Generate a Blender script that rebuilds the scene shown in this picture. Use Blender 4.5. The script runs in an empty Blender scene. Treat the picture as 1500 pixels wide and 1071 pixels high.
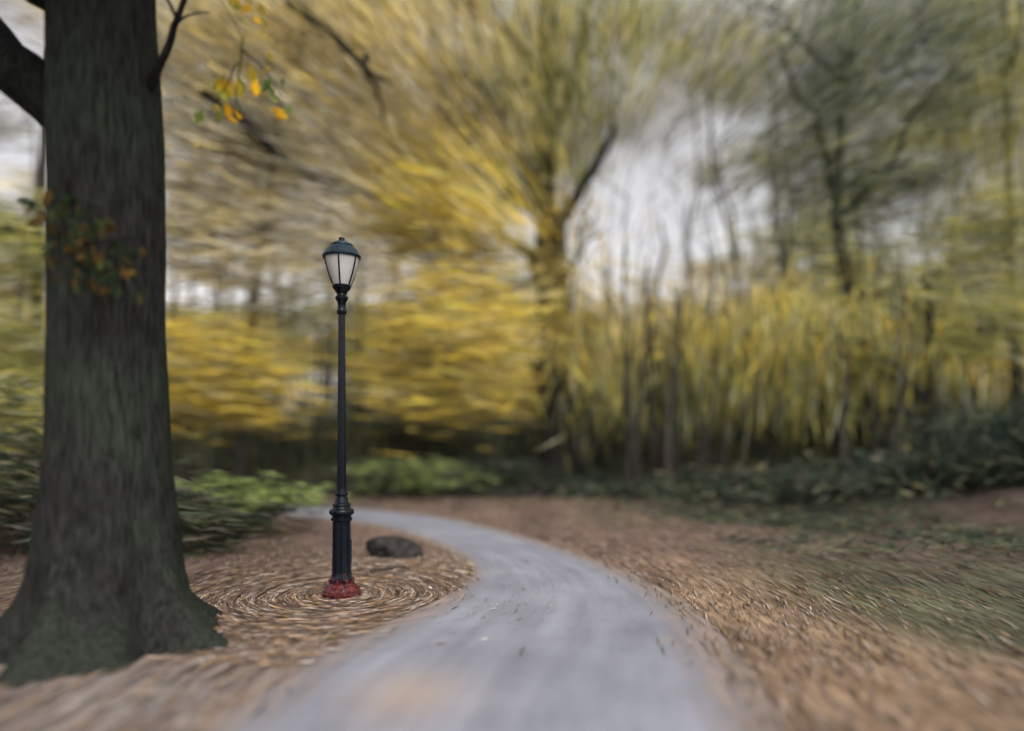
import bpy, math, numpy as np
from mathutils import noise as mnoise, Vector
rng = np.random.default_rng(7)
scene = bpy.context.scene
scene.view_settings.view_transform = 'Standard'
scene.view_settings.look = 'None'
scene.view_settings.exposure = 0

# ------------------------------------------------------------------ world
SUN_EL, SUN_AZ = math.radians(52), math.radians(158)
w = bpy.data.worlds.new("World"); scene.world = w; w.use_nodes = True
nt = w.node_tree; nt.nodes.clear()
N = nt.nodes.new; L = nt.links.new
sky = N('ShaderNodeTexSky'); sky.sky_type = 'NISHITA'; sky.sun_disc = False
sky.sun_elevation = SUN_EL; sky.sun_rotation = SUN_AZ
sky.air_density = 1.0; sky.dust_density = 4.0
hs = N('ShaderNodeHueSaturation'); hs.inputs['Saturation'].default_value = 0.10
hs.inputs['Value'].default_value = 1.5      # bright overcast cloud cover
L(sky.outputs[0], hs.inputs['Color'])
tc = N('ShaderNodeTexCoord')
cl = N('ShaderNodeTexNoise'); cl.inputs['Scale'].default_value = 3.0; cl.inputs['Detail'].default_value = 5
L(tc.outputs['Generated'], cl.inputs['Vector'])
cr = N('ShaderNodeMapRange'); cr.inputs[1].default_value = 0.3; cr.inputs[2].default_value = 0.7
cr.inputs[3].default_value = 0.85; cr.inputs[4].default_value = 1.35
L(cl.outputs[0], cr.inputs[0])
vm = N('ShaderNodeVectorMath'); vm.operation = 'SCALE'
L(hs.outputs[0], vm.inputs[0]); L(cr.outputs[0], vm.inputs['Scale'])
tn = N('ShaderNodeVectorMath'); tn.operation = 'MULTIPLY'; tn.inputs[1].default_value = (1.02, 0.99, 1.0)
L(vm.outputs[0], tn.inputs[0])
bg = N('ShaderNodeBackground'); bg.inputs['Strength'].default_value = 0.15
L(tn.outputs[0], bg.inputs['Color'])
wo = N('ShaderNodeOutputWorld'); L(bg.outputs[0], wo.inputs[0])

sl = bpy.data.lights.new("sun", 'SUN'); sl.energy = 1.4; sl.angle = math.radians(26); sl.color = (1.0, 0.95, 0.88)
so = bpy.data.objects.new("sun", sl); scene.collection.objects.link(so)
d = Vector((math.sin(SUN_AZ)*math.cos(SUN_EL), math.cos(SUN_AZ)*math.cos(SUN_EL), math.sin(SUN_EL)))
so.rotation_euler = d.to_track_quat('Z', 'Y').to_euler()
so.location = (0, 0, 30)

# ------------------------------------------------------------------ camera
cam = bpy.data.cameras.new("camera"); co = bpy.data.objects.new("camera", cam)
scene.collection.objects.link(co); scene.camera = co
co.location = (0, 0, 1.6); co.rotation_euler = (math.radians(90), 0, 0)
cam.lens = 24; cam.sensor_width = 36; cam.shift_y = 0.0767; cam.clip_end = 2000
cam.dof.use_dof = True; cam.dof.focus_distance = 6.95; cam.dof.aperture_fstop = 0.15

# ------------------------------------------------------------------ materials
def newmat(name):
    m = bpy.data.materials.new(name); m.use_nodes = True
    m.node_tree.nodes.clear(); return m, m.node_tree.nodes.new, m.node_tree.links.new

def mat_leaf(name, trans):
    m, N, L = newmat(name)
    a = N('ShaderNodeVertexColor'); a.layer_name = "Col"
    dif = N('ShaderNodeBsdfDiffuse'); L(a.outputs[0], dif.inputs[0])
    o = N('ShaderNodeOutputMaterial')
    if trans:
        tr = N('ShaderNodeBsdfTranslucent'); L(a.outputs[0], tr.inputs[0])
        mx = N('ShaderNodeMixShader'); mx.inputs[0].default_value = 0.4
        L(dif.outputs[0], mx.inputs[1]); L(tr.outputs[0], mx.inputs[2]); L(mx.outputs[0], o.inputs[0])
    else: L(dif.outputs[0], o.inputs[0])
    return m

def mat_bark(strength=0.6):
    m, N, L = newmat("bark")
    a = N('ShaderNodeVertexColor'); a.layer_name = "Col"
    tc = N('ShaderNodeTexCoord'); mp = N('ShaderNodeMapping'); mp.inputs['Scale'].default_value = (26, 26, 3.2)
    L(tc.outputs['Object'], mp.inputs[0])
    n1 = N('ShaderNodeTexNoise'); n1.inputs['Scale'].default_value = 1.6; n1.inputs['Detail'].default_value = 8; n1.inputs['Roughness'].default_value = .65
    L(mp.outputs[0], n1.inputs['Vector'])
    n2 = N('ShaderNodeTexNoise'); n2.inputs['Scale'].default_value = 1.1; n2.inputs['Detail'].default_value = 4
    L(tc.outputs['Object'], n2.inputs['Vector'])
    r = N('ShaderNodeMapRange'); r.inputs[1].default_value = .3; r.inputs[2].default_value = .7; r.inputs[3].default_value = .15; r.inputs[4].default_value = 1.95
    L(n1.outputs[0], r.inputs[0])
    s = N('ShaderNodeVectorMath'); s.operation = 'SCALE'; L(a.outputs[0], s.inputs[0]); L(r.outputs[0], s.inputs['Scale'])
    mix = N('ShaderNodeMix'); mix.data_type = 'RGBA'; mix.blend_type = 'MIX'
    rr = N('ShaderNodeMapRange'); rr.inputs[1].default_value = .42; rr.inputs[2].default_value = .62; rr.inputs[4].default_value = .9
    L(n2.outputs[0], rr.inputs[0]); L(rr.outputs[0], mix.inputs[0]); L(s.outputs[0], mix.inputs[6])
    gm = N('ShaderNodeVectorMath'); gm.operation = 'MULTIPLY'; gm.inputs[1].default_value = (1.25, 1.5, 1.2); L(s.outputs[0], gm.inputs[0]); L(gm.outputs[0], mix.inputs[7])
    p = N('ShaderNodeBsdfPrincipled'); p.inputs['Roughness'].default_value = .95; p.inputs['Specular IOR Level'].default_value = .04
    L(mix.outputs[2], p.inputs['Base Color'])
    b = N('ShaderNodeBump'); b.inputs['Strength'].default_value = strength; b.inputs['Distance'].default_value = .03
    L(n1.outputs[0], b.inputs['Height']); L(b.outputs[0], p.inputs['Normal'])
    o = N('ShaderNodeOutputMaterial'); L(p.outputs[0], o.inputs[0]); return m

LEAF = mat_leaf("near_leaf", True); FLEAF = mat_leaf("foliage", False); BARK = mat_bark()

LAMP = (-1.79, 7.175)
def streak_nodes(N, L):
    """leaf-litter streaks: swirled round the lamp post, drifting along the path elsewhere (object space)"""
    tc = N('ShaderNodeTexCoord')
    sub = N('ShaderNodeVectorMath'); sub.operation = 'SUBTRACT'; sub.inputs[1].default_value = (LAMP[0], LAMP[1], 0)
    L(tc.outputs['Object'], sub.inputs[0])
    ln = N('ShaderNodeVectorMath'); ln.operation = 'LENGTH'; L(sub.outputs[0], ln.inputs[0])
    nm = N('ShaderNodeVectorMath'); nm.operation = 'NORMALIZE'; L(sub.outputs[0], nm.inputs[0])
    s1 = N('ShaderNodeVectorMath'); s1.operation = 'MULTIPLY'; s1.inputs[1].default_value = (2.2, 2.2, 0); L(nm.outputs[0], s1.inputs[0])
    m1 = N('ShaderNodeMath'); m1.operation = 'MULTIPLY'; m1.inputs[1].default_value = 17; L(ln.outputs['Value'], m1.inputs[0])
    cb = N('ShaderNodeCombineXYZ'); L(m1.outputs[0], cb.inputs[2])
    ad = N('ShaderNodeVectorMath'); L(s1.outputs[0], ad.inputs[0]); L(cb.outputs[0], ad.inputs[1])
    na = N('ShaderNodeTexNoise'); na.inputs['Scale'].default_value = 1.0; na.inputs['Detail'].default_value = 5; na.inputs['Roughness'].default_value = .6
    L(ad.outputs[0], na.inputs['Vector'])
    mp = N('ShaderNodeMapping'); mp.inputs['Scale'].default_value = (9, 1.2, 4); mp.inputs['Rotation'].default_value = (0, 0, math.radians(8))
    L(tc.outputs['Object'], mp.inputs[0])
    nb = N('ShaderNodeTexNoise'); nb.inputs['Scale'].default_value = 1.3; nb.inputs['Detail'].default_value = 7; nb.inputs['Roughness'].default_value = .7
    L(mp.outputs[0], nb.inputs['Vector'])
    mk = N('ShaderNodeMapRange'); mk.inputs[1].default_value = 1.3; mk.inputs[2].default_value = 2.6; L(ln.outputs['Value'], mk.inputs[0])
    mx = N('ShaderNodeMix'); mx.data_type = 'FLOAT'
    L(mk.outputs[0], mx.inputs[0]); L(na.outputs[0], mx.inputs[2]); L(nb.outputs[0], mx.inputs[3])
    return tc, mx.outputs[0]

def mat_ground():
    m, N, L = newmat("leafy_ground")
    tc, f = streak_nodes(N, L)
    a = N('ShaderNodeVertexColor'); a.layer_name = "Col"
    r = N('ShaderNodeMapRange'); r.inputs[1].default_value = .32; r.inputs[2].default_value = .68; r.inputs[3].default_value = .4; r.inputs[4].default_value = 1.6
    L(f, r.inputs[0])
    s = N('ShaderNodeVectorMath'); s.operation = 'SCALE'; L(a.outputs[0], s.inputs[0]); L(r.outputs[0], s.inputs['Scale'])
    p = N('ShaderNodeBsdfPrincipled'); p.inputs['Roughness'].default_value = .95; p.inputs['Specular IOR Level'].default_value = .1
    L(s.outputs[0], p.inputs['Base Color'])
    b = N('ShaderNodeBump'); b.inputs['Strength'].default_value = .5; b.inputs['Distance'].default_value = .03
    L(f, b.inputs['Height']); L(b.outputs[0], p.inputs['Normal'])
    o = N('ShaderNodeOutputMaterial'); L(p.outputs[0], o.inputs[0]); return m

def mat_path():
    m, N, L = newmat("worn_asphalt")
    tc, f = streak_nodes(N, L)
    a = N('ShaderNodeVertexColor'); a.layer_name = "Col"     # r = litter cover, g = dusty patch, b = position across the path
    sp = N('ShaderNodeSeparateColor'); L(a.outputs[0], sp.inputs[0])
    xyz = N('ShaderNodeSeparateXYZ'); L(tc.outputs['Object'], xyz.inputs[0])
    al = N('ShaderNodeMath'); al.operation = 'SUBTRACT'; L(xyz.outputs[1], al.inputs[0]); L(xyz.outputs[0], al.inputs[1])
    al2 = N('ShaderNodeMath'); al2.operation = 'MULTIPLY'; al2.inputs[1].default_value = .55; L(al.outputs[0], al2.inputs[0])
    ac = N('ShaderNodeMath'); ac.operation = 'MULTIPLY'; ac.inputs[1].default_value = 13; L(sp.outputs[2], ac.inputs[0])
    cv_ = N('ShaderNodeCombineXYZ'); L(ac.outputs[0], cv_.inputs[0]); L(al2.outputs[0], cv_.inputs[1])
    wear = N('ShaderNodeTexNoise'); wear.inputs['Scale'].default_value = 1.0; wear.inputs['Detail'].default_value = 6; wear.inputs['Roughness'].default_value = .6
    L(cv_.outputs[0], wear.inputs['Vector'])
    n = N('ShaderNodeTexNoise'); n.inputs['Scale'].default_value = 1.1; n.inputs['Detail'].default_value = 6
    L(tc.outputs['Object'], n.inputs['Vector'])
    fine = N('ShaderNodeTexNoise'); fine.inputs['Scale'].default_value = 60; fine.inputs['Detail'].default_value = 3
    L(tc.outputs['Object'], fine.inputs['Vector'])
    cr = N('ShaderNodeValToRGB'); cr.color_ramp.elements[0].position = .3; cr.color_ramp.elements[1].position = .7
    cr.color_ramp.elements[0].color = (.165, .172, .205, 1); cr.color_ramp.elements[1].color = (.235, .245, .285, 1)
    L(n.outputs[0], cr.inputs[0])
    r = N('ShaderNodeMapRange'); r.inputs[1].default_value = .3; r.inputs[2].default_value = .7; r.inputs[3].default_value = .9; r.inputs[4].default_value = 1.1
    L(fine.outputs[0], r.inputs[0])
    r3 = N('ShaderNodeMapRange'); r3.inputs[1].default_value = .3; r3.inputs[2].default_value = .7; r3.inputs[3].default_value = .8; r3.inputs[4].default_value = 1.18
    L(wear.outputs[0], r3.inputs[0])
    mu = N('ShaderNodeMath'); mu.operation = 'MULTIPLY'; L(r.outputs[0], mu.inputs[0]); L(r3.outputs[0], mu.inputs[1])
    s = N('ShaderNodeVectorMath'); s.operation = 'SCALE'; L(cr.outputs[0], s.inputs[0]); L(mu.outputs[0], s.inputs['Scale'])
    lr = N('ShaderNodeValToRGB'); lr.color_ramp.elements[0].position = .34; lr.color_ramp.elements[1].position = .66
    lr.color_ramp.elements[0].color = (.10, .075, .06, 1); lr.color_ramp.elements[1].color = (.27, .215, .18, 1)
    L(f, lr.inputs[0])
    ad = N('ShaderNodeMath'); ad.operation = 'MULTIPLY_ADD'; ad.inputs[1].default_value = 1.0; L(f, ad.inputs[0]); L(sp.outputs[0], ad.inputs[2])
    cv = N('ShaderNodeMapRange'); cv.inputs[1].default_value = .74; cv.inputs[2].default_value = 1.3; L(ad.outputs[0], cv.inputs[0])
    mx = N('ShaderNodeMix'); mx.data_type = 'RGBA'; L(cv.outputs[0], mx.inputs[0]); L(s.outputs[0], mx.inputs[6]); L(lr.outputs[0], mx.inputs[7])
    mx2 = N('ShaderNodeMix'); mx2.data_type = 'RGBA'; L(sp.outputs[1], mx2.inputs[0]); L(mx.outputs[2], mx2.inputs[6]); mx2.inputs[7].default_value = (.34, .26, .20, 1)
    p = N('ShaderNodeBsdfPrincipled'); p.inputs['Roughness'].default_value = .6; p.inputs['Specular IOR Level'].default_value = .45
    L(mx2.outputs[2], p.inputs['Base Color'])
    b = N('ShaderNodeBump'); b.inputs['Strength'].default_value = .25; b.inputs['Distance'].default_value = .01
    L(fine.outputs[0], b.inputs['Height']); L(b.outputs[0], p.inputs['Normal'])
    o = N('ShaderNodeOutputMaterial'); L(p.outputs[0], o.inputs[0]); return m

# ------------------------------------------------------------------ mesh builder (quads only)
class B:
    def __init__(s): s.v=[]; s.f=[]; s.c=[]; s.m=[]; s.n=0
    def add(s, v, f, c, mi):
        v=np.asarray(v,float); f=np.asarray(f,int)
        c=np.asarray(c,float)
        if c.ndim==1: c=np.tile(c,(len(v),1))
        s.v.append(v); s.f.append(f+s.n); s.c.append(c); s.m.append(np.full(len(f),mi)); s.n+=len(v)
    def obj(s, name, mats, smooth=False, parent=None):
        v=np.concatenate(s.v); f=np.concatenate(s.f); c=np.concatenate(s.c); mi=np.concatenate(s.m)
        me=bpy.data.meshes.new(name)
        me.vertices.add(len(v)); me.vertices.foreach_set('co', v.ravel())
        me.loops.add(f.size); me.loops.foreach_set('vertex_index', f.ravel())
        me.polygons.add(len(f)); me.polygons.foreach_set('loop_start', np.arange(len(f))*4)
        me.polygons.foreach_set('loop_total', np.full(len(f),4))
        me.polygons.foreach_set('material_index', mi)
        me.polygons.foreach_set('use_smooth', (mi==0) if smooth else np.zeros(len(f),bool))
        at=me.color_attributes.new("Col",'FLOAT_COLOR','POINT')
        at.data.foreach_set('color', np.hstack([c,np.ones((len(c),1))]).ravel())
        for m in mats: me.materials.append(m)
        me.update(calc_edges=True); me.validate()
        o=bpy.data.objects.new(name,me); scene.collection.objects.link(o)
        if parent: o.parent=parent
        return o

def tube(b, P, R, col, n=8, mi=0):
    P=np.asarray(P,float); R=np.asarray(R,float); k=len(P)
    T=np.gradient(P,axis=0); T/=np.linalg.norm(T,axis=1)[:,None]+1e-9
    up=np.where(np.abs(T[:,2:3])>.9, np.array([[1.,0,0]]), np.array([[0,0,1.]]))
    up=np.tile(up[0],(k,1))
    X=np.cross(T,up); X/=np.linalg.norm(X,axis=1)[:,None]+1e-9
    Y=np.cross(T,X)
    th=np.linspace(0,2*np.pi,n,endpoint=False)
    V=P[:,None]+R[:,None,None]*(np.cos(th)[None,:,None]*X[:,None]+np.sin(th)[None,:,None]*Y[:,None])
    i=np.arange(k-1)[:,None]; j=np.arange(n)[None]
    F=np.stack([i*n+j, i*n+(j+1)%n, (i+1)*n+(j+1)%n, (i+1)*n+j],-1).reshape(-1,4)
    b.add(V.reshape(-1,3),F,col,mi)

def limb(b, p0, p1, r0, r1, col, k=9, wob=.12, arch=.12, n=7):
    p0=np.array(p0,float); p1=np.array(p1,float); t=np.linspace(0,1,k)[:,None]
    Ln=np.linalg.norm(p1-p0)
    P=p0+(p1-p0)*t
    P[:,2:]+=np.sin(t*np.pi)*Ln*arch
    W=np.cumsum(rng.normal(0,1,(k,3)),0)*Ln*wob/k; W-=t*W[-1]; 
    P+=W*np.minimum(1,t*3)
    R=r0+(r1-r0)*t[:,0]
    tube(b,P,R,col,n); return P

def blades(b, C, D, ln, wd, col, mi=1):
    n=len(C)
    D=D/(np.linalg.norm(D,axis=1)[:,None]+1e-9)
    S=np.cross(D, rng.normal(0,.7,(n,3))+np.array([0,-1.,.5])); S/=np.linalg.norm(S,axis=1)[:,None]+1e-9
    h=D*ln[:,None]/2; s=S*wd[:,None]/2
    V=np.stack([C-h, C-s+h*.1, C+h, C+s+h*.1],1).reshape(-1,3)
    F=np.arange(4*n).reshape(-1,4)
    b.add(V,F,np.repeat(col,4,axis=0),mi)

def clump_pts(c, r, n, sub=45, tight=.36):
    k=max(4,int(n/sub))
    u=rng.normal(0,1,(k,3)); u/=np.linalg.norm(u,axis=1)[:,None]; u*=(rng.random((k,1))**.45)
    idx=rng.integers(0,k,n)
    off=rng.normal(0,1,(n,3))*tight*(.4+rng.random((k,1))[idx])
    off[:,2]*=.7
    P=(u[idx]+off)*np.array(r)+np.array(c)
    br=(.36+1.1*rng.random(k))[idx]
    return P,br,u*np.array(r)+np.array(c)

PAL={
 'gold':[(.66,.45,.05),(.70,.50,.08),(.50,.37,.07),(.28,.25,.07),(.55,.46,.20),(.18,.145,.07)],
 'amber':[(.54,.39,.10),(.58,.45,.16),(.40,.31,.11),(.20,.165,.09),(.48,.42,.27)],
 'tan':[(.46,.40,.25),(.54,.49,.36),(.34,.29,.17),(.50,.39,.13),(.17,.15,.11)],
 'olive':[(.22,.22,.07),(.31,.29,.08),(.13,.15,.06),(.42,.35,.08),(.32,.31,.20)],
 'ygreen':[(.34,.32,.08),(.24,.27,.08),(.42,.37,.09),(.12,.15,.06),(.34,.34,.22)],
 'green':[(.08,.105,.06),(.12,.14,.08),(.045,.06,.04),(.22,.22,.12),(.20,.22,.17)],
 'under':[(.05,.065,.04),(.08,.095,.05),(.03,.04,.028),(.13,.12,.07),(.10,.09,.07)],
 'dark':[(.025,.038,.027),(.038,.05,.034),(.018,.026,.022),(.065,.07,.045)],
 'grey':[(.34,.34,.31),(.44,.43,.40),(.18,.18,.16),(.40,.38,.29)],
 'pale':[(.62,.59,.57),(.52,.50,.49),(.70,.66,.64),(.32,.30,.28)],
 'bright':[(.22,.29,.08),(.29,.34,.11),(.15,.20,.06),(.07,.10,.045),(.10,.11,.07)],
}
def foliage(b, c, r, n, pal, ls=(.45,1.55), ws=(.018,.048), field='radial', jit=.15, tight=.38, mi=1, mul=1.2):
    n=int(n*mul)
    P,br,sc=clump_pts(c,r,n,tight=tight)
    P[:,2]=np.maximum(P[:,2],.08)
    if field=='radial':
        D=np.stack([P[:,0]-.1*P[:,1], 0*P[:,0], P[:,2]-1.6-.25*P[:,1]],1)
    elif field=='vert':
        D=np.tile(np.array([[.05,0,1.]]),(n,1))
    elif field=='horiz':
        D=np.tile(np.array([[1.,0,-.05]]),(n,1))
    else:
        D=rng.normal(0,1,(n,3))
    D=D/(np.linalg.norm(D,axis=1)[:,None]+1e-6)+rng.normal(0,jit,(n,3))
    pl=np.array(PAL[pal]); col=pl[rng.integers(0,len(pl),n)]*br[:,None]*rng.uniform(.75,1.2,(n,1))
    blades(b,P,D,rng.uniform(*ls,n),rng.uniform(*ws,n),np.clip(col,0,.85),mi)
    return sc

BK=np.array([.042,.036,.032]); BKD=np.array([.020,.017,.016])

def tree(name, trunk, r0, clumps, col=BK, limbs=True, nt=12, limb_r=.14, taper=.72):
    b=B(); T=np.array(trunk,float)
    t=np.linspace(0,1,len(T)); tt=np.linspace(0,1,26)
    P=np.stack([np.interp(tt,t,T[:,i]) for i in range(3)],1)
    P[2:-1,:2]+=np.cumsum(rng.normal(0,.03,(23,2)),0)
    R=r0*(1-taper*tt); R[0]*=1.7; R[1]*=1.15
    tube(b,P,R,col,nt)
    for (c,r,n,pal,kw) in clumps:
        sc=foliage(b,c,r,n,pal,**kw)
        if limbs:
            zt=max(P[3,2],min(c[2]-.9*np.linalg.norm(np.array(c[:2])-P[8,:2])*.5,P[-3,2]))
            i=int(np.argmin(abs(P[:,2]-zt)))
            tgt=np.array(c)+np.array([0,0,.3*r[2]])
            L1=limb(b,P[i],tgt,min(limb_r,R[i]*.7),.03,col,wob=.5)
            for s in sc[rng.permutation(len(sc))[:7]]:
                a=L1[rng.integers(3,len(L1))]
                L2=limb(b,a,s,.04,.01,col,k=7,wob=.5,arch=.05,n=5)
    return b,P

# ------------------------------------------------------------------ footpath layout
I=np.array([(-1.8,-6),(-1.78,1),(-1.7,3.6),(-1.48,5.1),(-1.0,6.25),(-.62,7.3),(-.52,8.65),(-.8,10),(-1.66,11.85),(-2.9,13.7),(-4.65,15.0),(-7.2,16.0),(-11,16.8),(-24,18)],float)
O=np.array([(1.36,-6),(1.34,1),(1.36,3.6),(1.52,4.9),(1.62,6.4),(1.52,7.6),(1.14,9.2),(.4,11.2),(-.5,13.1),(-1.6,14.9),(-3.6,16.7),(-6.8,18.2),(-11,19.1),(-24,20.2)],float)
def catmull(P,m=14):
    out=[]
    Q=np.vstack([2*P[0]-P[1],P,2*P[-1]-P[-2]])
    for i in range(1,len(Q)-2):
        for t in np.linspace(0,1,m,endpoint=False):
            out.append(.5*((2*Q[i])+(-Q[i-1]+Q[i+1])*t+(2*Q[i-1]-5*Q[i]+4*Q[i+1]-Q[i+2])*t*t+(-Q[i-1]+3*Q[i]-3*Q[i+1]+Q[i+2])*t**3))
    out.append(P[-1]); return np.array(out)
Ic,Oc=catmull(I),catmull(O); Cc=(Ic+Oc)/2; HW=np.linalg.norm(Ic-Oc,axis=1)/2
TG=np.gradient(Cc,axis=0); TG/=np.linalg.norm(TG,axis=1)[:,None]
def path_dist(x,y,tan=False):
    """signed distance outside the path edge (and path direction there)"""
    x=np.asarray(x,float).ravel(); y=np.asarray(y,float).ravel(); out=np.empty(len(x)); tg=np.empty((len(x),2))
    for s in range(0,len(x),20000):
        dx=x[s:s+20000,None]-Cc[None,:,0]; dy=y[s:s+20000,None]-Cc[None,:,1]
        q=np.hypot(dx,dy)-HW[None]; out[s:s+20000]=q.min(1); tg[s:s+20000]=TG[q.argmin(1)]
    return (out,tg) if tan else out
def sst(a,b_,x): t=np.clip((x-a)/(b_-a),0,1); return t*t*(3-2*t)
def terrain(x,y):
    pd=path_dist(x,y); x=np.ravel(x); y=np.ravel(y)
    h=.9*sst(5,15,x)*sst(2,12,y)+.12*np.sin(x*.7+1)*np.sin(y*.5)+.5*sst(25,60,y)
    h=h*sst(1.0,5.5,pd)
    dl=np.hypot(x-LAMP[0],y-LAMP[1]); h*=sst(1.,3,dl)
    do=np.hypot(x+3.3,y-5.5); h=h*sst(.8,3,do)
    return h
gx=np.sinh(np.linspace(-5.2,5.2,230))*4.2; gy=8+np.sinh(np.linspace(-5.2,5.2,230))*4.2
GX,GY=np.meshgrid(gx,gy); z=terrain(GX,GY)
V=np.stack([GX.ravel(),GY.ravel(),z],1)
x,y=V[:,0],V[:,1]
nn=np.array([mnoise.noise(Vector((a*.35,c*.35,0))) for a,c in zip(x,y)])
n2=np.array([mnoise.noise(Vector((a*1.1,c*.8,5))) for a,c in zip(x,y)])
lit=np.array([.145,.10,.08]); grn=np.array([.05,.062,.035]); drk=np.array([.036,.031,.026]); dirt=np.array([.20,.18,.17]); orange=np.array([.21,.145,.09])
C=np.tile(lit,(len(x),1))
def mixc(C,c,m): return C*(1-m[:,None])+c*m[:,None]
C=mixc(C,orange,sst(1,2.2,x)*(1-sst(3.0,5.5,x))*(1-sst(7,11,y))*.8)
g=np.exp(-((x-4.3)/1.3)**2-((y-8.0)/2.6)**2)*.8+.65*sst(2.6,4.2,x)*(1-sst(16,20,y))*sst(-.25,.25,nn+n2*.5)
g=g+.6*sst(11,15,y)*sst(0.5,2.5,x)*sst(-.3,.3,nn)
C=mixc(C,grn,np.clip(g,0,.85))
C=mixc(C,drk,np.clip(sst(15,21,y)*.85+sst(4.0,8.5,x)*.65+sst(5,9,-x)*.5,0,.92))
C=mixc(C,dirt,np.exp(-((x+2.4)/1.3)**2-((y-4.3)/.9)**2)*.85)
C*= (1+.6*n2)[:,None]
nx,ny=len(gx),len(gy)
i=np.arange(ny-1)[:,None]; j=np.arange(nx-1)[None]
F=np.stack([i*nx+j,i*nx+j+1,(i+1)*nx+j+1,(i+1)*nx+j],-1).reshape(-1,4)
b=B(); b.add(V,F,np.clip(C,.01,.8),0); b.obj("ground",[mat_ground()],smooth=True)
m=17; u=np.linspace(-.06,1.06,m)
PV=Ic[:,None]*(1-u)[None,:,None]+Oc[:,None]*u[None,:,None]
k=len(Ic); PV=np.concatenate([PV,np.full((k,m,1),.006)],2)
PV[:,0,2]=.001; PV[:,-1,2]=.001
cover=np.maximum(0,1-np.minimum(u,1-u)/.2); cover=np.clip(cover,0,1.2)*.75
CC=np.zeros((k,m,3)); CC[:,:,0]=cover[None]
CC[:,:,1]=np.exp(-((PV[:,:,0]+.66)/.33)**2-((PV[:,:,1]-4.35)/.45)**2)*.7
CC[:,:,2]=u[None]+.1
i=np.arange(k-1)[:,None]; j=np.arange(m-1)[None]
F=np.stack([i*m+j,i*m+j+1,(i+1)*m+j+1,(i+1)*m+j],-1).reshape(-1,4)
b=B(); b.add(PV.reshape(-1,3),F,CC.reshape(-1,3),0); b.obj("footpath",[mat_path()],smooth=True)

# ------------------------------------------------------------------ leaf litter
b=B()
LP=np.array([(.225,.15,.10),(.28,.20,.145),(.14,.095,.07),(.07,.053,.043),(.33,.27,.215),(.27,.175,.08),(.37,.32,.28)])
def litter(x,y,D,ln,wd,extra=None,zoff=.012):
    z=terrain(x,y)+zoff+rng.random(len(x))*.018
    C=np.stack([x,y,z],1); D=D/np.linalg.norm(D,axis=1)[:,None]
    S=np.cross(D,np.array([0,0,1.]))+np.stack([0*x,0*x,rng.normal(0,.4,len(x))],1); S/=np.linalg.norm(S,axis=1)[:,None]
    h=D*ln[:,None]/2; s=S*wd[:,None]/2
    V=np.stack([C-h,C-s,C+h,C+s],1).reshape(-1,3)
    col=LP[rng.integers(0,len(LP),len(x))]*rng.uniform(.5,1.2,(len(x),1))
    if extra is not None: col=col*extra[:,None]
    b.add(V,np.arange(4*len(x)).reshape(-1,4),np.repeat(np.clip(col,0,.8),4,axis=0),0)
n=16000; th=rng.random(n)*2*np.pi; r=.2+2.1*rng.random(n)**.75
x=LAMP[0]+r*np.cos(th); y=LAMP[1]+r*np.sin(th); pd=path_dist(x,y)
ok=(pd>-.08)|(rng.random(n)<.03); ok&=np.hypot(x+3.3,y-5.5)>.75
x,y,th,r=x[ok],y[ok],th[ok],r[ok]
D=np.stack([-np.sin(th),np.cos(th),0*th],1)+rng.normal(0,.08,(len(x),3))*np.array([1,1,.2])
ring=1+.28*np.sin(r*26+2*np.sin(th*2+1))+.28*np.sin(r*61+th*3)+.25*np.sin(r*95-2*th)
litter(x,y,D,rng.uniform(.06,.22,len(x)),rng.uniform(.005,.014,len(x)),np.clip(ring*1.2,.3,2.0))
n=66000; x=rng.uniform(-9,10,n); y=1.8+rng.random(n)**1.25*20; pd,tg=path_dist(x,y,True)
pr=np.where(pd<-.3,.002,np.where(pd<-.05,.05,np.where(pd<.15,.5,1.))); pr*=np.where((x>3.2)&(rng.random(n)<.5),.45,1.)
ok=(rng.random(n)<pr)&(np.hypot(x-LAMP[0],y-LAMP[1])>1.5)&(np.hypot(x+3.3,y-5.5)>.8)
x,y,tg=x[ok],y[ok],tg[ok]
D=np.stack([tg[:,0],tg[:,1],0*x],1)+rng.normal(0,.12,(len(x),3))*np.array([1,1,.2])
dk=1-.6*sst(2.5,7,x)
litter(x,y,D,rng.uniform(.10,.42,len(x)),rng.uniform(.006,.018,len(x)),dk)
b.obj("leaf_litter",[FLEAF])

# ------------------------------------------------------------------ big oak (near)
oak=bpy.data.objects.new("oak_tree",None); scene.collection.objects.link(oak)
zs=np.array([-.15,0,.06,.15,.26,.37,.55,.76,1.1,1.6,2.5,3.56,4.2,4.7,5.2,6.5,8,10,12.5])
rs=np.array([1.02,.90,.84,.75,.67,.61,.56,.525,.48,.445,.425,.41,.405,.395,.385,.35,.30,.22,.10])
xs=np.interp(zs,[0,1.6,3.5,5.2,12.5],[-3.3,-3.27,-3.28,-3.33,-3.1])
nz=150; nth=120
Z=np.concatenate([np.linspace(-.15,1.2,60),np.linspace(1.24,12.5,nz-60)])
R=np.interp(Z,zs,rs); X0=np.interp(Z,zs,xs); th=np.linspace(0,2*np.pi,nth,endpoint=False)
V=[]
for a in range(nz):
    fl=max(0,(1.1-Z[a])/1.1)**1.7
    for t in th:
        lobe=.17*fl*math.cos(5*t+.9+.5*math.sin(2*t))+.10*fl*math.cos(9*t+2.1)
        nz_=mnoise.noise(Vector((math.cos(t)*2.2,math.sin(t)*2.2,Z[a]*.6)))*.05+mnoise.noise(Vector((math.cos(t)*9,math.sin(t)*9,Z[a]*1.6)))*.03
        r=R[a]*(1+lobe+nz_)
        V.append((X0[a]+r*math.cos(t),5.55+r*math.sin(t),Z[a]))
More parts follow.
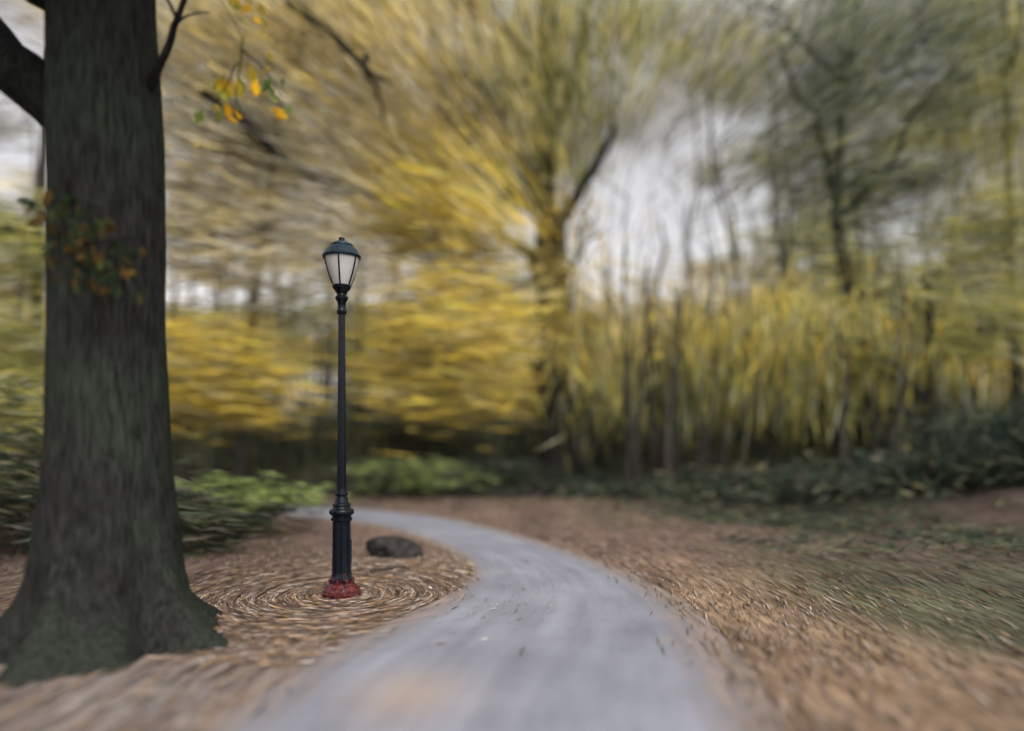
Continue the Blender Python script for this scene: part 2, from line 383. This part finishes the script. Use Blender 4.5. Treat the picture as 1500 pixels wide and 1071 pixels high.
V=np.array(V); i=np.arange(nz-1)[:,None]; j=np.arange(nth)[None]
F=np.stack([i*nth+j,i*nth+(j+1)%nth,(i+1)*nth+(j+1)%nth,(i+1)*nth+j],-1).reshape(-1,4)
b=B(); b.add(V,F,np.array([.020,.0205,.019]),0); b.obj("trunk",[BARK],smooth=True,parent=oak)
b=B(); bc=np.array([.013,.0125,.0125])
limb(b,(-3.4,5.6,4.15),(-4.6,5.7,5.25),.24,.19,bc,wob=.1,arch=-.05,n=14)
limb(b,(-4.55,5.7,5.2),(-7.5,6.3,8.0),.19,.07,bc,wob=.3,n=12)
limb(b,(-3.4,5.6,4.7),(-4.5,5.4,5.6),.16,.12,bc,wob=.2,n=12)
q=limb(b,(-3.0,5.5,4.40),(-2.74,5.45,4.78),.04,.03,bc,wob=.15,arch=-.18,n=10)
q=limb(b,q[-1],(-2.52,5.4,5.35),.03,.018,bc,wob=.15,arch=-.03,n=8)
limb(b,q[3],(-2.95,5.3,5.5),.014,.008,bc,n=6); limb(b,q[2],(-2.35,5.3,4.95),.012,.004,bc,n=6)
limb(b,(-2.52,5.4,5.35),(-1.6,5.2,7.2),.018,.012,bc,n=6)
for t in [(-5.5,8,11),(-1.5,7.5,11.5),(-4.5,3.5,11),(-2,4,12),(-3.6,7,13.5),(-2.9,3.6,7.2),(-4.8,2.6,9.3)]:
    limb(b,(-3.2,5.55,min(6.0,t[2]-1)+rng.random()*1.2),t,.14,.04,bc,wob=.3)
b.obj("limbs",[BARK],smooth=True,parent=oak)
b=B()
for c,r,n,p in [((-5.5,8,11.5),(2.5,2.5,1.6),1500,'olive'),((-1.8,7.5,12),(2.,2.2,1.6),700,'gold'),((-4.8,2.6,9.5),(2.2,2.0,1.4),2600,'olive'),((-2.9,3.7,6.5),(1.3,1.0,.6),2600,'olive'),((-4.4,3.8,6.7),(1.4,1.1,.7),2400,'olive'),((-3.6,6,14),(2.5,2.5,1.6),1000,'gold'),((-7.5,6,8.9),(1.8,2,1.2),900,'green')]:  # crown, plus low dense olive clumps added out of view to shade upper trunk
    foliage(b,c,r,n,p,field='rand',ls=(.12,.22),ws=(.08,.14),tight=.26,mul=1,mi=0)
b.obj("crown_and_shade_clumps",[FLEAF],parent=oak)

LO=np.array([(0,0),(.10,.12),(.08,.28),(.34,.34),(.16,.46),(.38,.62),(.15,.66),(.16,.82),(0,1.0),(-.16,.82),(-.15,.66),(-.38,.62),(-.16,.46),(-.34,.34),(-.08,.28),(-.10,.12)])
def sprig(name, twigs, n, cols, size, spread):
    vs=[];fs=[];cs=[]
    for q in range(n):
        tw=np.array(twigs[rng.integers(len(twigs))]); t=rng.random()**.7
        kk=t*(len(tw)-1); a=int(min(kk,len(tw)-2)); p=tw[a]+(tw[a+1]-tw[a])*(kk-a)+rng.normal(0,spread,3)
        D=np.array([rng.normal(0,.6),rng.normal(0,.4),-.8+rng.normal(0,.45)]); D/=np.linalg.norm(D)
        S=np.cross(D,rng.normal(0,1,3)+np.array([0,-1.2,0])); S/=np.linalg.norm(S); U=np.cross(D,S)
        s=size*rng.uniform(.6,1.25); base=len(vs)
        for (lx,ly) in LO:
            vs.append(tuple(p+s*(S*lx+D*ly+U*(.25*lx*lx*4+.15*ly*ly))))
        fs.append(list(range(base,base+16))); cs+= [np.array(cols[rng.integers(len(cols))])*rng.uniform(.7,1.2)]*16
    me=bpy.data.meshes.new(name); me.from_pydata(vs,[],fs)
    at=me.color_attributes.new("Col",'FLOAT_COLOR','POINT')
    at.data.foreach_set('color',np.hstack([np.array(cs),np.ones((len(cs),1))]).ravel())
    me.materials.append(LEAF); o=bpy.data.objects.new(name,me); scene.collection.objects.link(o); o.parent=oak
G1=[(.26,.30,.05),(.50,.38,.04),(.75,.42,.02),(.14,.22,.05)]
b=B(); tw1=[]
for p0,p1 in [((-2.42,5.35,5.3),(-2.05,5.2,4.7)),((-2.05,5.2,4.7),(-2.12,5.2,4.15)),((-2.05,5.2,4.6),(-1.75,5.2,4.25)),((-2.3,5.2,5.1),(-1.95,5.2,4.95)),((-2.1,5.2,4.5),(-2.3,5.2,4.1))]:
    tw1.append(limb(b,p0,p1,.007,.003,bc,k=7,n=5,arch=.03))
tw2=[]
for p0,p1 in [((-3.25,5.2,3.2),(-2.95,4.9,2.95)),((-3.3,5.2,3.3),(-3.35,4.9,3.35)),((-2.95,4.9,2.95),(-2.80,4.85,2.8)),((-3.2,4.95,3.2),(-3.0,4.85,2.75)),((-3.0,4.9,3.05),(-2.35,4.9,3.05))]:
    tw2.append(limb(b,p0,p1,.008,.003,bc,k=7,n=5,arch=.03))
b.obj("twigs",[BARK],smooth=True,parent=oak)
sprig("leaves_on_twig",tw1[1:],54,G1,.12,.06)
sprig("leaves_on_trunk",tw2[:4],130,[(.04,.06,.03),(.06,.08,.03),(.07,.055,.022),(.12,.07,.02),(.025,.038,.02)],.11,.11)

# ------------------------------------------------------------------ mid-distance trees
V_={'field':'vert'}; H_={'field':'horiz','jit':.13}; R_={}
b,P=tree("maple_tree",[(1.75,24,-.1),(1.6,24,4),(1.5,24,8.5),(1.3,24,12),(1.6,24,18)],.64,[
  ((-1.9,20,4.6),(2.2,2,2.0),3600,'gold',H_),
  ((-2.2,20.5,8.6),(2.3,2,2.0),2600,'gold',R_),
  ((-.6,23,13),(3.0,2.5,2.8),2500,'olive',R_),
  ((-2.2,21,12.3),(2.4,2,2.2),1600,'amber',R_),
  ((2.6,22.5,14.8),(2.2,2,2.6),1400,'olive',R_),
  ((1.4,23.2,8.2),(2.0,1.3,3.2),600,'gold',{'jit':.6}),
  ((2.6,23,5.2),(1.8,1.5,1.8),600,'gold',{'jit':.4}),
  ((-3.5,21,16.0),(3,2,2.4),1800,'amber',R_),
],col=BKD,nt=14,limb_r=.24,taper=.5)
limb(b,(1.5,24,8.8),(-1.6,23.6,13.0),.30,.08,BKD,wob=.3,arch=.02,n=10)
limb(b,(1.5,24,9.2),(3.6,23.6,13.6),.28,.07,BKD,wob=.3,arch=-.02,n=10)
limb(b,(1.45,24,10.5),(-.6,23.5,16.5),.20,.05,BKD,wob=.3,arch=.02,n=10)
limb(b,(1.5,24,6.6),(3.2,23.4,9.0),.10,.03,BKD,wob=.3,n=8)
limb(b,(1.3,24,11.5),(3.0,23.4,17),.16,.04,BKD,wob=.3,n=8)
b.obj("maple_tree",[BARK,FLEAF],smooth=True)
b,P=tree("maple_tree",[(-7.6,18.8,-.1),(-7.4,18.8,3),(-7.0,18.8,7),(-6.2,18.8,14)],.2,[
  ((-7.9,18,3.4),(1.8,1.5,1.3),2600,'gold',H_),
  ((-6.6,18.3,6.6),(2.6,2,1.8),1500,'tan',R_),
  ((-6.9,18.3,9.3),(3.2,2,1.8),1900,'tan',R_),
  ((-5.6,18.3,12),(3.4,2,2.2),2500,'amber',R_),
  ((-9,18,12.5),(2.5,2,2.2),1300,'tan',R_),
],limb_r=.1)
limb(b,(-7.8,17.4,10.6),(-4.3,17.2,8.2),.20,.05,BKD,wob=.2,arch=-.06,n=9)
limb(b,(-5.6,17.2,12.8),(-3.0,17.0,10.6),.18,.05,BKD,wob=.3,arch=.05,n=9)
limb(b,(-3.6,17.0,11.3),(-3.1,17.0,9.4),.09,.03,BKD,wob=.3,n=8)
b.obj("maple_tree",[BARK,FLEAF],smooth=True)
b,P=tree("maple_tree",[(-12.8,18,-.1),(-12.6,18,4),(-12.2,18,12)],.26,[
  ((-12.4,17,3.2),(1.8,1.5,2.1),2400,'olive',H_),
  ((-12.6,17,7.0),(1.8,1.5,1.3),900,'ygreen',R_),
  ((-13,17.5,10.5),(2.4,1.5,2.),300,'grey',R_),
])
b.obj("maple_tree",[BARK,FLEAF],smooth=True)
b,P=tree("elm_tree",[(12.0,22,.3),(11.2,22,4.5),(10.4,22,8.6),(10.6,22,12),(11.5,22,18)],.30,[
  ((9.6,21,13.2),(2.4,2,2.9),1900,'green',{'jit':.25}),
  ((12.6,21,13.6),(2.6,2,3.2),2500,'green',{'jit':.25}),
  ((11.,21.5,9.6),(3.2,2,1.8),1200,'green',{'jit':.25,'tight':.5}),
  ((7.0,21.5,15),(2.2,2,2.6),700,'grey',{'jit':.25}),
],col=BKD,limb_r=.15)
limb(b,(10.4,22,8.8),(13.8,21,13.5),.15,.04,BKD,wob=.3,arch=-.03,n=8)
limb(b,(10.4,22,9.5),(8.2,21,14),.13,.04,BKD,wob=.3,arch=-.03,n=8)
b.obj("elm_tree",[BARK,FLEAF],smooth=True)
b,P=tree("elm_tree",[(16.5,22,.4),(16.2,22,6),(15.8,22,17)],.24,[
  ((15.6,21,13),(2.2,2,3.8),2000,'olive',V_),
  ((15.4,21,8),(2.4,2,1.8),1100,'olive',R_),
  ((14.6,21,5.2),(2.6,1.8,1.2),1700,'olive',R_),
])
b.obj("elm_tree",[BARK,FLEAF],smooth=True)
b,P=tree("hornbeam_tree",[(11.9,19.5,.3),(11.8,19.5,3),(11.6,19.5,6.4)],.24,[
  ((9.0,19.8,4.0),(3.1,1.7,1.9),1700,'olive',{'field':'vert','tight':.5}),
  ((8.0,20.5,4.8),(3.0,1.7,1.3),1200,'gold',{'field':'vert','jit':.4,'tight':.55}),
  ((11.2,20,5.4),(2.6,1.7,1.5),900,'olive',{'jit':.5,'tight':.6}),
  ((4.6,21.5,3.6),(2.4,1.6,1.9),1300,'olive',{'field':'vert','jit':.4,'tight':.55}),
  ((5.4,22,5.4),(2.4,1.6,1.8),800,'amber',{'jit':.4,'tight':.6}),
],col=BKD,limb_r=.1)
b.obj("hornbeam_tree",[BARK,FLEAF],smooth=True)

b=B()
for q in range(36):
    x0=rng.uniform(2,21); y0=rng.uniform(25,38); h=rng.uniform(10,24)
    P=limb(b,(x0,y0,0),(x0+rng.normal(0,1.4),y0,h),rng.uniform(.05,.14),.02,BK*rng.uniform(1,3.4),wob=.25,arch=0,n=6)
    for e in range(5):
        a=P[rng.integers(3,9)]; limb(b,a,a+np.array([rng.normal(0,2.0),rng.normal(0,.8),rng.uniform(1,4)]),.03,.008,BK*2,k=6,n=4)
for q in range(34):
    x0=rng.uniform(3,14); y0=rng.uniform(18.2,21); h=rng.uniform(4,7.5)
    limb(b,(x0,y0,0),(x0+rng.normal(0,.4),y0,h),rng.uniform(.04,.12),.02,BK*rng.uniform(.4,1.4),wob=.12,arch=0,n=6)
b.obj("saplings",[BARK],smooth=True)

# distant wood
b=B()
for q in range(110):
    y0=rng.uniform(28,60); x0=rng.uniform(-.85,.85)*y0; h=rng.uniform(6,22)
    limb(b,(x0,y0,0),(x0+rng.normal(0,.6),y0,h),rng.uniform(.1,.28),.05,BK*rng.uniform(.6,2.0),wob=.15,arch=0,n=7)
for q in range(125):
    y0=rng.uniform(27,46); s=rng.uniform(-.85,.85); x0=s*y0
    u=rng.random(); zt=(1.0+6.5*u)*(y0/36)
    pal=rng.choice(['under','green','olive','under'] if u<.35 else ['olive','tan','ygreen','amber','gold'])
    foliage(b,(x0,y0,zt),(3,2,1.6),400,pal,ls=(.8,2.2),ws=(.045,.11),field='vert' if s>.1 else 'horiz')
for q in range(255):
    y0=rng.uniform(36,48); s=rng.uniform(-.85,.85); t=rng.uniform(.12,.70)
    gap=1.3*math.exp(-((s-.15)/.10)**2-((t-.32)/.11)**2)+.6*math.exp(-((s-.27)/.16)**2-((t-.42)/.16)**2)+.8*math.exp(-((s+.7)/.08)**2-((t-.45)/.2)**2)
    if rng.random()<gap*1.1+.10: continue
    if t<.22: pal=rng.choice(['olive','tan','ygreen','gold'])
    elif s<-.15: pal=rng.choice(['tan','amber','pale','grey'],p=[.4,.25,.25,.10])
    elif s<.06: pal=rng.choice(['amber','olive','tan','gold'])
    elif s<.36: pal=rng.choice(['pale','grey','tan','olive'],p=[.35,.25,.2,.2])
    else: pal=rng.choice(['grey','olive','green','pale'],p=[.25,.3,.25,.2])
    foliage(b,(s*y0,y0,1.6+t*y0),(3.6,2,2.6),270,pal,ls=(1.2,3.4),ws=(.045,.12),jit=.1)
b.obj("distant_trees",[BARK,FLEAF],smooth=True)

# undergrowth
def shrub(name, blobs, stems=10):
    b=B()
    for (c,r,n,pal,kw) in blobs:
        foliage(b,c,r,n,pal,**kw)
        for s in range(stems):
            e=np.array(c)+rng.normal(0,.5,3)*np.array(r); limb(b,(c[0]+rng.normal(0,.25*r[0]),c[1]+rng.normal(0,.2),-.05),e,.02,.006,BK,k=5,n=4)
    b.obj(name,[BARK,FLEAF],smooth=True)
sm={'ls':(.2,.7),'ws':(.02,.042)}
shrub("shrub",[((-4.9,12,.72),(1.15,.8,.24),1300,'bright',{**sm,'field':'horiz'}),((-5.4,12.3,.42),(1.3,.8,.35),1100,'under',{**sm,'field':'horiz'})])
shrub("shrub",[((-3.1,20,.7),(1.5,.7,.35),800,'bright',{**sm,'field':'horiz'}),((-3.4,20.4,.6),(2.2,.7,.5),1000,'under',{**sm,'field':'horiz'}),((-1.0,21.5,.6),(1.8,.7,.5),1300,'dark',{**sm,'field':'horiz'})])
shrub("shrub",[((-5.0,9.6,.45),(.8,.8,.5),1200,'under',{**sm,'field':'horiz','tight':.5}),((-7.5,10.5,.9),(1.6,1,1.0),1900,'under',{**sm,'field':'horiz'}),((-9.0,11,1.6),(1.6,1,1.2),1900,'olive',{**sm,'field':'horiz'})])
shrub("shrub",[((10.9,15,1.5),(2.0,1,.75),3000,'dark',{**sm,'field':'rand'}),((13,16,1.7),(1.8,1,1.2),2400,'dark',{**sm,'field':'rand'})])
shrub("shrub",[((-8,23,1.4),(3.5,1,1.3),2200,'under',{'field':'vert','ls':(.3,.9)}),((-3,25,1.6),(3,1,1.2),2200,'under',{'field':'vert','ls':(.3,.9)}),((5.5,25,1.5),(3.5,1,1.3),2600,'under',{'field':'vert','ls':(.3,.9)}),((11,23.5,1.9),(4,1,1.2),2800,'under',{'field':'vert','ls':(.3,.9)})])
b=B()
iv=dict(field='horiz',ls=(.15,.5),ws=(.04,.08),mi=0)
for c,r,n in [((5.6,20.5,.35),(3.0,3.0,.25),2200),((8.2,18,.7),(2.0,2.4,.3),1500),((10.5,17,.95),(2.0,1.6,.3),1300),((3.2,23.5,.4),(2,1.5,.3),900)]:
    foliage(b,c,r,n,'dark',jit=.4,tight=.5,**iv); foliage(b,c,r,int(n*.3),'under',jit=.4,tight=.6,**iv)
iv2=dict(field='horiz',ls=(.12,.4),ws=(.015,.035),mi=0)
for q in range(60):
    t=rng.random(); x0=3.2+4.8*rng.random()+1.2*t; y0=16.5-7.5*t+rng.normal(0,1.0)
    if path_dist([x0],[y0])[0]<1.2: continue
    foliage(b,(x0,y0,float(terrain([x0],[y0])[0])+.04),(.8,.6,.03),40,rng.choice(['dark','under']),jit=.3,tight=.7,**iv2)
b.obj("ivy_bed",[FLEAF])

# ------------------------------------------------------------------ rock and fallen branch
import bmesh
me=bpy.data.meshes.new("rock"); rock=bpy.data.objects.new("rock",me); scene.collection.objects.link(rock)
bm=bmesh.new(); bmesh.ops.create_icosphere(bm,subdivisions=5,radius=1)
for v in bm.verts:
    p=v.co.copy(); f=1+.22*mnoise.noise(p*1.3+Vector((3,1,2)))+.07*mnoise.noise(p*4)+.03*mnoise.noise(p*11)
    v.co=Vector((p.x*f*.38,p.y*f*.28,max(p.z*f*.22,-.1)))
bm.to_mesh(me); bm.free()
for p in me.polygons: p.use_smooth=True
m,N,L=newmat("stone"); tc=N('ShaderNodeTexCoord'); n=N('ShaderNodeTexNoise'); n.inputs['Scale'].default_value=9; n.inputs['Detail'].default_value=8
L(tc.outputs['Object'],n.inputs['Vector']); r=N('ShaderNodeValToRGB'); r.color_ramp.elements[0].position=.35; r.color_ramp.elements[1].position=.7
r.color_ramp.elements[0].color=(.012,.012,.012,1); r.color_ramp.elements[1].color=(.05,.045,.042,1); L(n.outputs[0],r.inputs[0])
p=N('ShaderNodeBsdfPrincipled'); p.inputs['Roughness'].default_value=.85; p.inputs['Specular IOR Level'].default_value=.15; L(r.outputs[0],p.inputs['Base Color'])
bp=N('ShaderNodeBump'); bp.inputs['Distance'].default_value=.02; L(n.outputs[0],bp.inputs['Height']); L(bp.outputs[0],p.inputs['Normal'])
o=N('ShaderNodeOutputMaterial'); L(p.outputs[0],o.inputs[0]); me.materials.append(m)
rock.location=(-1.68,9.8,.07); rock.rotation_euler=(0,math.radians(6),math.radians(-8))
b=B(); limb(b,(-1.75,8.45,.03),(-1.28,8.6,.03),.018,.012,BK,wob=.1,arch=.03,n=8); limb(b,(-1.6,8.48,.03),(-1.5,8.7,.05),.01,.004,BK,n=6)
b.obj("fallen_branch",[BARK],smooth=True)

# ------------------------------------------------------------------ street lamp
lamp=bpy.data.objects.new("street_lamp",None); scene.collection.objects.link(lamp); lamp.location=(LAMP[0],LAMP[1],0)
def mat_iron():
    m,N,L=newmat("painted_iron")
    tc=N('ShaderNodeTexCoord'); n=N('ShaderNodeTexNoise'); n.inputs['Scale'].default_value=13; n.inputs['Detail'].default_value=8; n.inputs['Roughness'].default_value=.7
    L(tc.outputs['Object'],n.inputs['Vector'])
    sp=N('ShaderNodeSeparateXYZ'); L(tc.outputs['Object'],sp.inputs[0])
    zr=N('ShaderNodeMapRange'); zr.inputs[1].default_value=.30; zr.inputs[2].default_value=.15; zr.inputs[3].default_value=.02; zr.inputs[4].default_value=.32
    L(sp.outputs[2],zr.inputs[0])
    ad=N('ShaderNodeMath'); L(n.outputs[0],ad.inputs[0]); L(zr.outputs[0],ad.inputs[1])
    mk=N('ShaderNodeMapRange'); mk.inputs[1].default_value=.70; mk.inputs[2].default_value=.80; L(ad.outputs[0],mk.inputs[0])
    tr=N('ShaderNodeMapRange'); tr.inputs[1].default_value=3.5; tr.inputs[2].default_value=3.6; L(sp.outputs[2],tr.inputs[0])
    c0=N('ShaderNodeMix'); c0.data_type='RGBA'; L(tr.outputs[0],c0.inputs[0]); c0.inputs[6].default_value=(.003,.005,.009,1); c0.inputs[7].default_value=(.010,.024,.034,1)
    c1=N('ShaderNodeMix'); c1.data_type='RGBA'; L(mk.outputs[0],c1.inputs[0]); L(c0.outputs[2],c1.inputs[6]); 
    rc=N('ShaderNodeValToRGB'); rc.color_ramp.elements[0].color=(.045,.010,.012,1); rc.color_ramp.elements[1].color=(.13,.026,.024,1); rc.color_ramp.elements[0].position=.38; rc.color_ramp.elements[1].position=.65
    n2=N('ShaderNodeTexNoise'); n2.inputs['Scale'].default_value=24; n2.inputs['Detail'].default_value=5; L(tc.outputs['Object'],n2.inputs['Vector']); L(n2.outputs[0],rc.inputs[0]); L(rc.outputs[0],c1.inputs[7])
    p=N('ShaderNodeBsdfPrincipled'); L(c1.outputs[2],p.inputs['Base Color']); p.inputs['Specular IOR Level'].default_value=.22
    rr=N('ShaderNodeMapRange'); rr.inputs[3].default_value=.18; rr.inputs[4].default_value=.36; L(n.outputs[0],rr.inputs[0]); L(rr.outputs[0],p.inputs['Roughness'])
    b=N('ShaderNodeBump'); b.inputs['Strength'].default_value=.12; b.inputs['Distance'].default_value=.004; L(n2.outputs[0],b.inputs['Height']); L(b.outputs[0],p.inputs['Normal'])
    o=N('ShaderNodeOutputMaterial'); L(p.outputs[0],o.inputs[0]); return m
IRON=mat_iron()
def lathe(name,prof,mat,n=48,mod=None,smooth=True):
    b=B(); k=len(prof); th=np.linspace(0,2*np.pi,n,endpoint=False)
    V=np.array([[(r*(mod(t,z) if mod else 1))*np.cos(t),(r*(mod(t,z) if mod else 1))*np.sin(t),z] for z,r in prof for t in th]).reshape(-1,3)
    i=np.arange(k-1)[:,None]; j=np.arange(n)[None]
    F=np.stack([i*n+j,i*n+(j+1)%n,(i+1)*n+(j+1)%n,(i+1)*n+j],-1).reshape(-1,4)
    b.add(V,F,np.array([.5,.5,.5]),0); o=b.obj(name,[mat],smooth=smooth); o.parent=lamp
    if smooth: 
        e=o.modifiers.new("es",'EDGE_SPLIT'); e.split_angle=math.radians(35)
    return o
oct_=lambda t,z: math.cos(math.pi/8)/math.cos(((t+math.pi/8)%(math.pi/4))-math.pi/8)
lathe("plinth",[(-.02,.20),(.045,.20),(.055,.19),(.075,.19),(.10,.172),(.125,.145),(.145,.128),(.16,.135),(.185,.135),(.195,.118),(.215,.108)],IRON,n=64,mod=oct_)
flu=lambda t,z: 1-.055*(abs(math.cos(6*t))**.6)
lathe("fluted_base",[(.20,.112),(.22,.104),(.26,.1),(.5,.096),(.78,.092),(.80,.092)],IRON,n=144,mod=flu)
lathe("collar",[(.79,.094),(.80,.108),(.825,.110),(.835,.098),(.85,.098),(.86,.118),(.875,.128),(.90,.128),(.915,.118),(.925,.095),(.945,.088),(.96,.094),(.975,.090),(.985,.072),(1.03,.060),(1.05,.054),(1.06,.062),(1.075,.066),(1.09,.062),(1.10,.05),(1.13,.047)],IRON)
lathe("shaft",[(1.12,.047),(2.2,.041),(2.98,.036)],IRON,n=96,mod=lambda t,z:1-.05*abs(math.cos(6*t)))
lathe("capital",[(2.96,.037),(2.965,.048),(2.98,.053),(3.0,.053),(3.01,.045),(3.03,.042),(3.09,.044),(3.11,.058),(3.125,.066),(3.145,.066),(3.155,.055),(3.17,.05),(3.19,.056),(3.21,.072),(3.235,.092),(3.25,.098),(3.265,.098),(3.27,.088),(3.275,.0)],IRON)
glp=[(3.268,.092),(3.32,.114),(3.38,.137),(3.44,.156),(3.50,.171),(3.56,.180)]
m,N,L=newmat("frosted_glass")
tr=N('ShaderNodeBsdfTranslucent'); tr.inputs[0].default_value=(.92,.90,.86,1)
df=N('ShaderNodeBsdfDiffuse'); df.inputs[0].default_value=(.88,.86,.82,1)
tp=N('ShaderNodeBsdfTransparent'); gl=N('ShaderNodeBsdfGlossy'); gl.inputs['Roughness'].default_value=.08
a=N('ShaderNodeMixShader'); a.inputs[0].default_value=.65; L(tr.outputs[0],a.inputs[1]); L(df.outputs[0],a.inputs[2])
c=N('ShaderNodeMixShader'); c.inputs[0].default_value=.3; L(a.outputs[0],c.inputs[1]); L(tp.outputs[0],c.inputs[2])
lw=N('ShaderNodeFresnel'); lw.inputs[0].default_value=1.45
e=N('ShaderNodeMixShader'); L(lw.outputs[0],e.inputs[0]); L(c.outputs[0],e.inputs[1]); L(gl.outputs[0],e.inputs[2])
o=N('ShaderNodeOutputMaterial'); L(e.outputs[0],o.inputs[0]); GL=m
lathe("lantern_glass",glp,GL)
m,N,L=newmat("white_diffuser"); p=N('ShaderNodeBsdfPrincipled'); p.inputs['Base Color'].default_value=(.85,.84,.80,1); p.inputs['Roughness'].default_value=.4
o=N('ShaderNodeOutputMaterial'); L(p.outputs[0],o.inputs[0])
lathe("inner_globe",[(3.28,.03),(3.29,.06),(3.40,.068),(3.50,.068),(3.52,.05),(3.53,0)],m,n=24)
b=B()
for q in range(6):
    a=math.radians(270+60*q+4)
    P=[((r+.003)*math.cos(a),(r+.003)*math.sin(a),z) for z,r in glp]
    tube(b,P,[.0085]*len(P),np.array([.5,.5,.5]),n=8)
o=b.obj("lantern_ribs",[IRON],smooth=True); o.parent=lamp
lathe("lantern_roof",[(3.55,.181),(3.55,.192),(3.56,.199),(3.578,.199),(3.588,.190),(3.60,.182),(3.635,.163),(3.66,.140),(3.675,.118),(3.68,.122),(3.69,.120),(3.70,.104),(3.715,.080),(3.722,.055),(3.73,.05),(3.735,.028),(3.745,.026),(3.755,.034),(3.765,.03),(3.775,.012),(3.785,0)],IRON)
b=B()
dz=np.linspace(.36,.60,5)
V=[]
for zz in dz:
    for t in np.linspace(-.38,.38,6): V.append((.106*math.cos(t-.35),.106*math.sin(t-.35),zz))
i=np.arange(4)[:,None]; j=np.arange(5)[None]
b.add(V,np.stack([i*6+j,i*6+j+1,(i+1)*6+j+1,(i+1)*6+j],-1).reshape(-1,4),np.array([.5]*3),0)
for q in range(4):
    a=math.radians(45+90*q+20); tube(b,[(.15*math.cos(a),.15*math.sin(a),.06),(.15*math.cos(a),.15*math.sin(a),.13),(.15*math.cos(a),.15*math.sin(a),.131)],[.014,.014,.001],np.array([.5]*3),n=6)
o=b.obj("door_and_bolts",[IRON]); o.parent=lamp
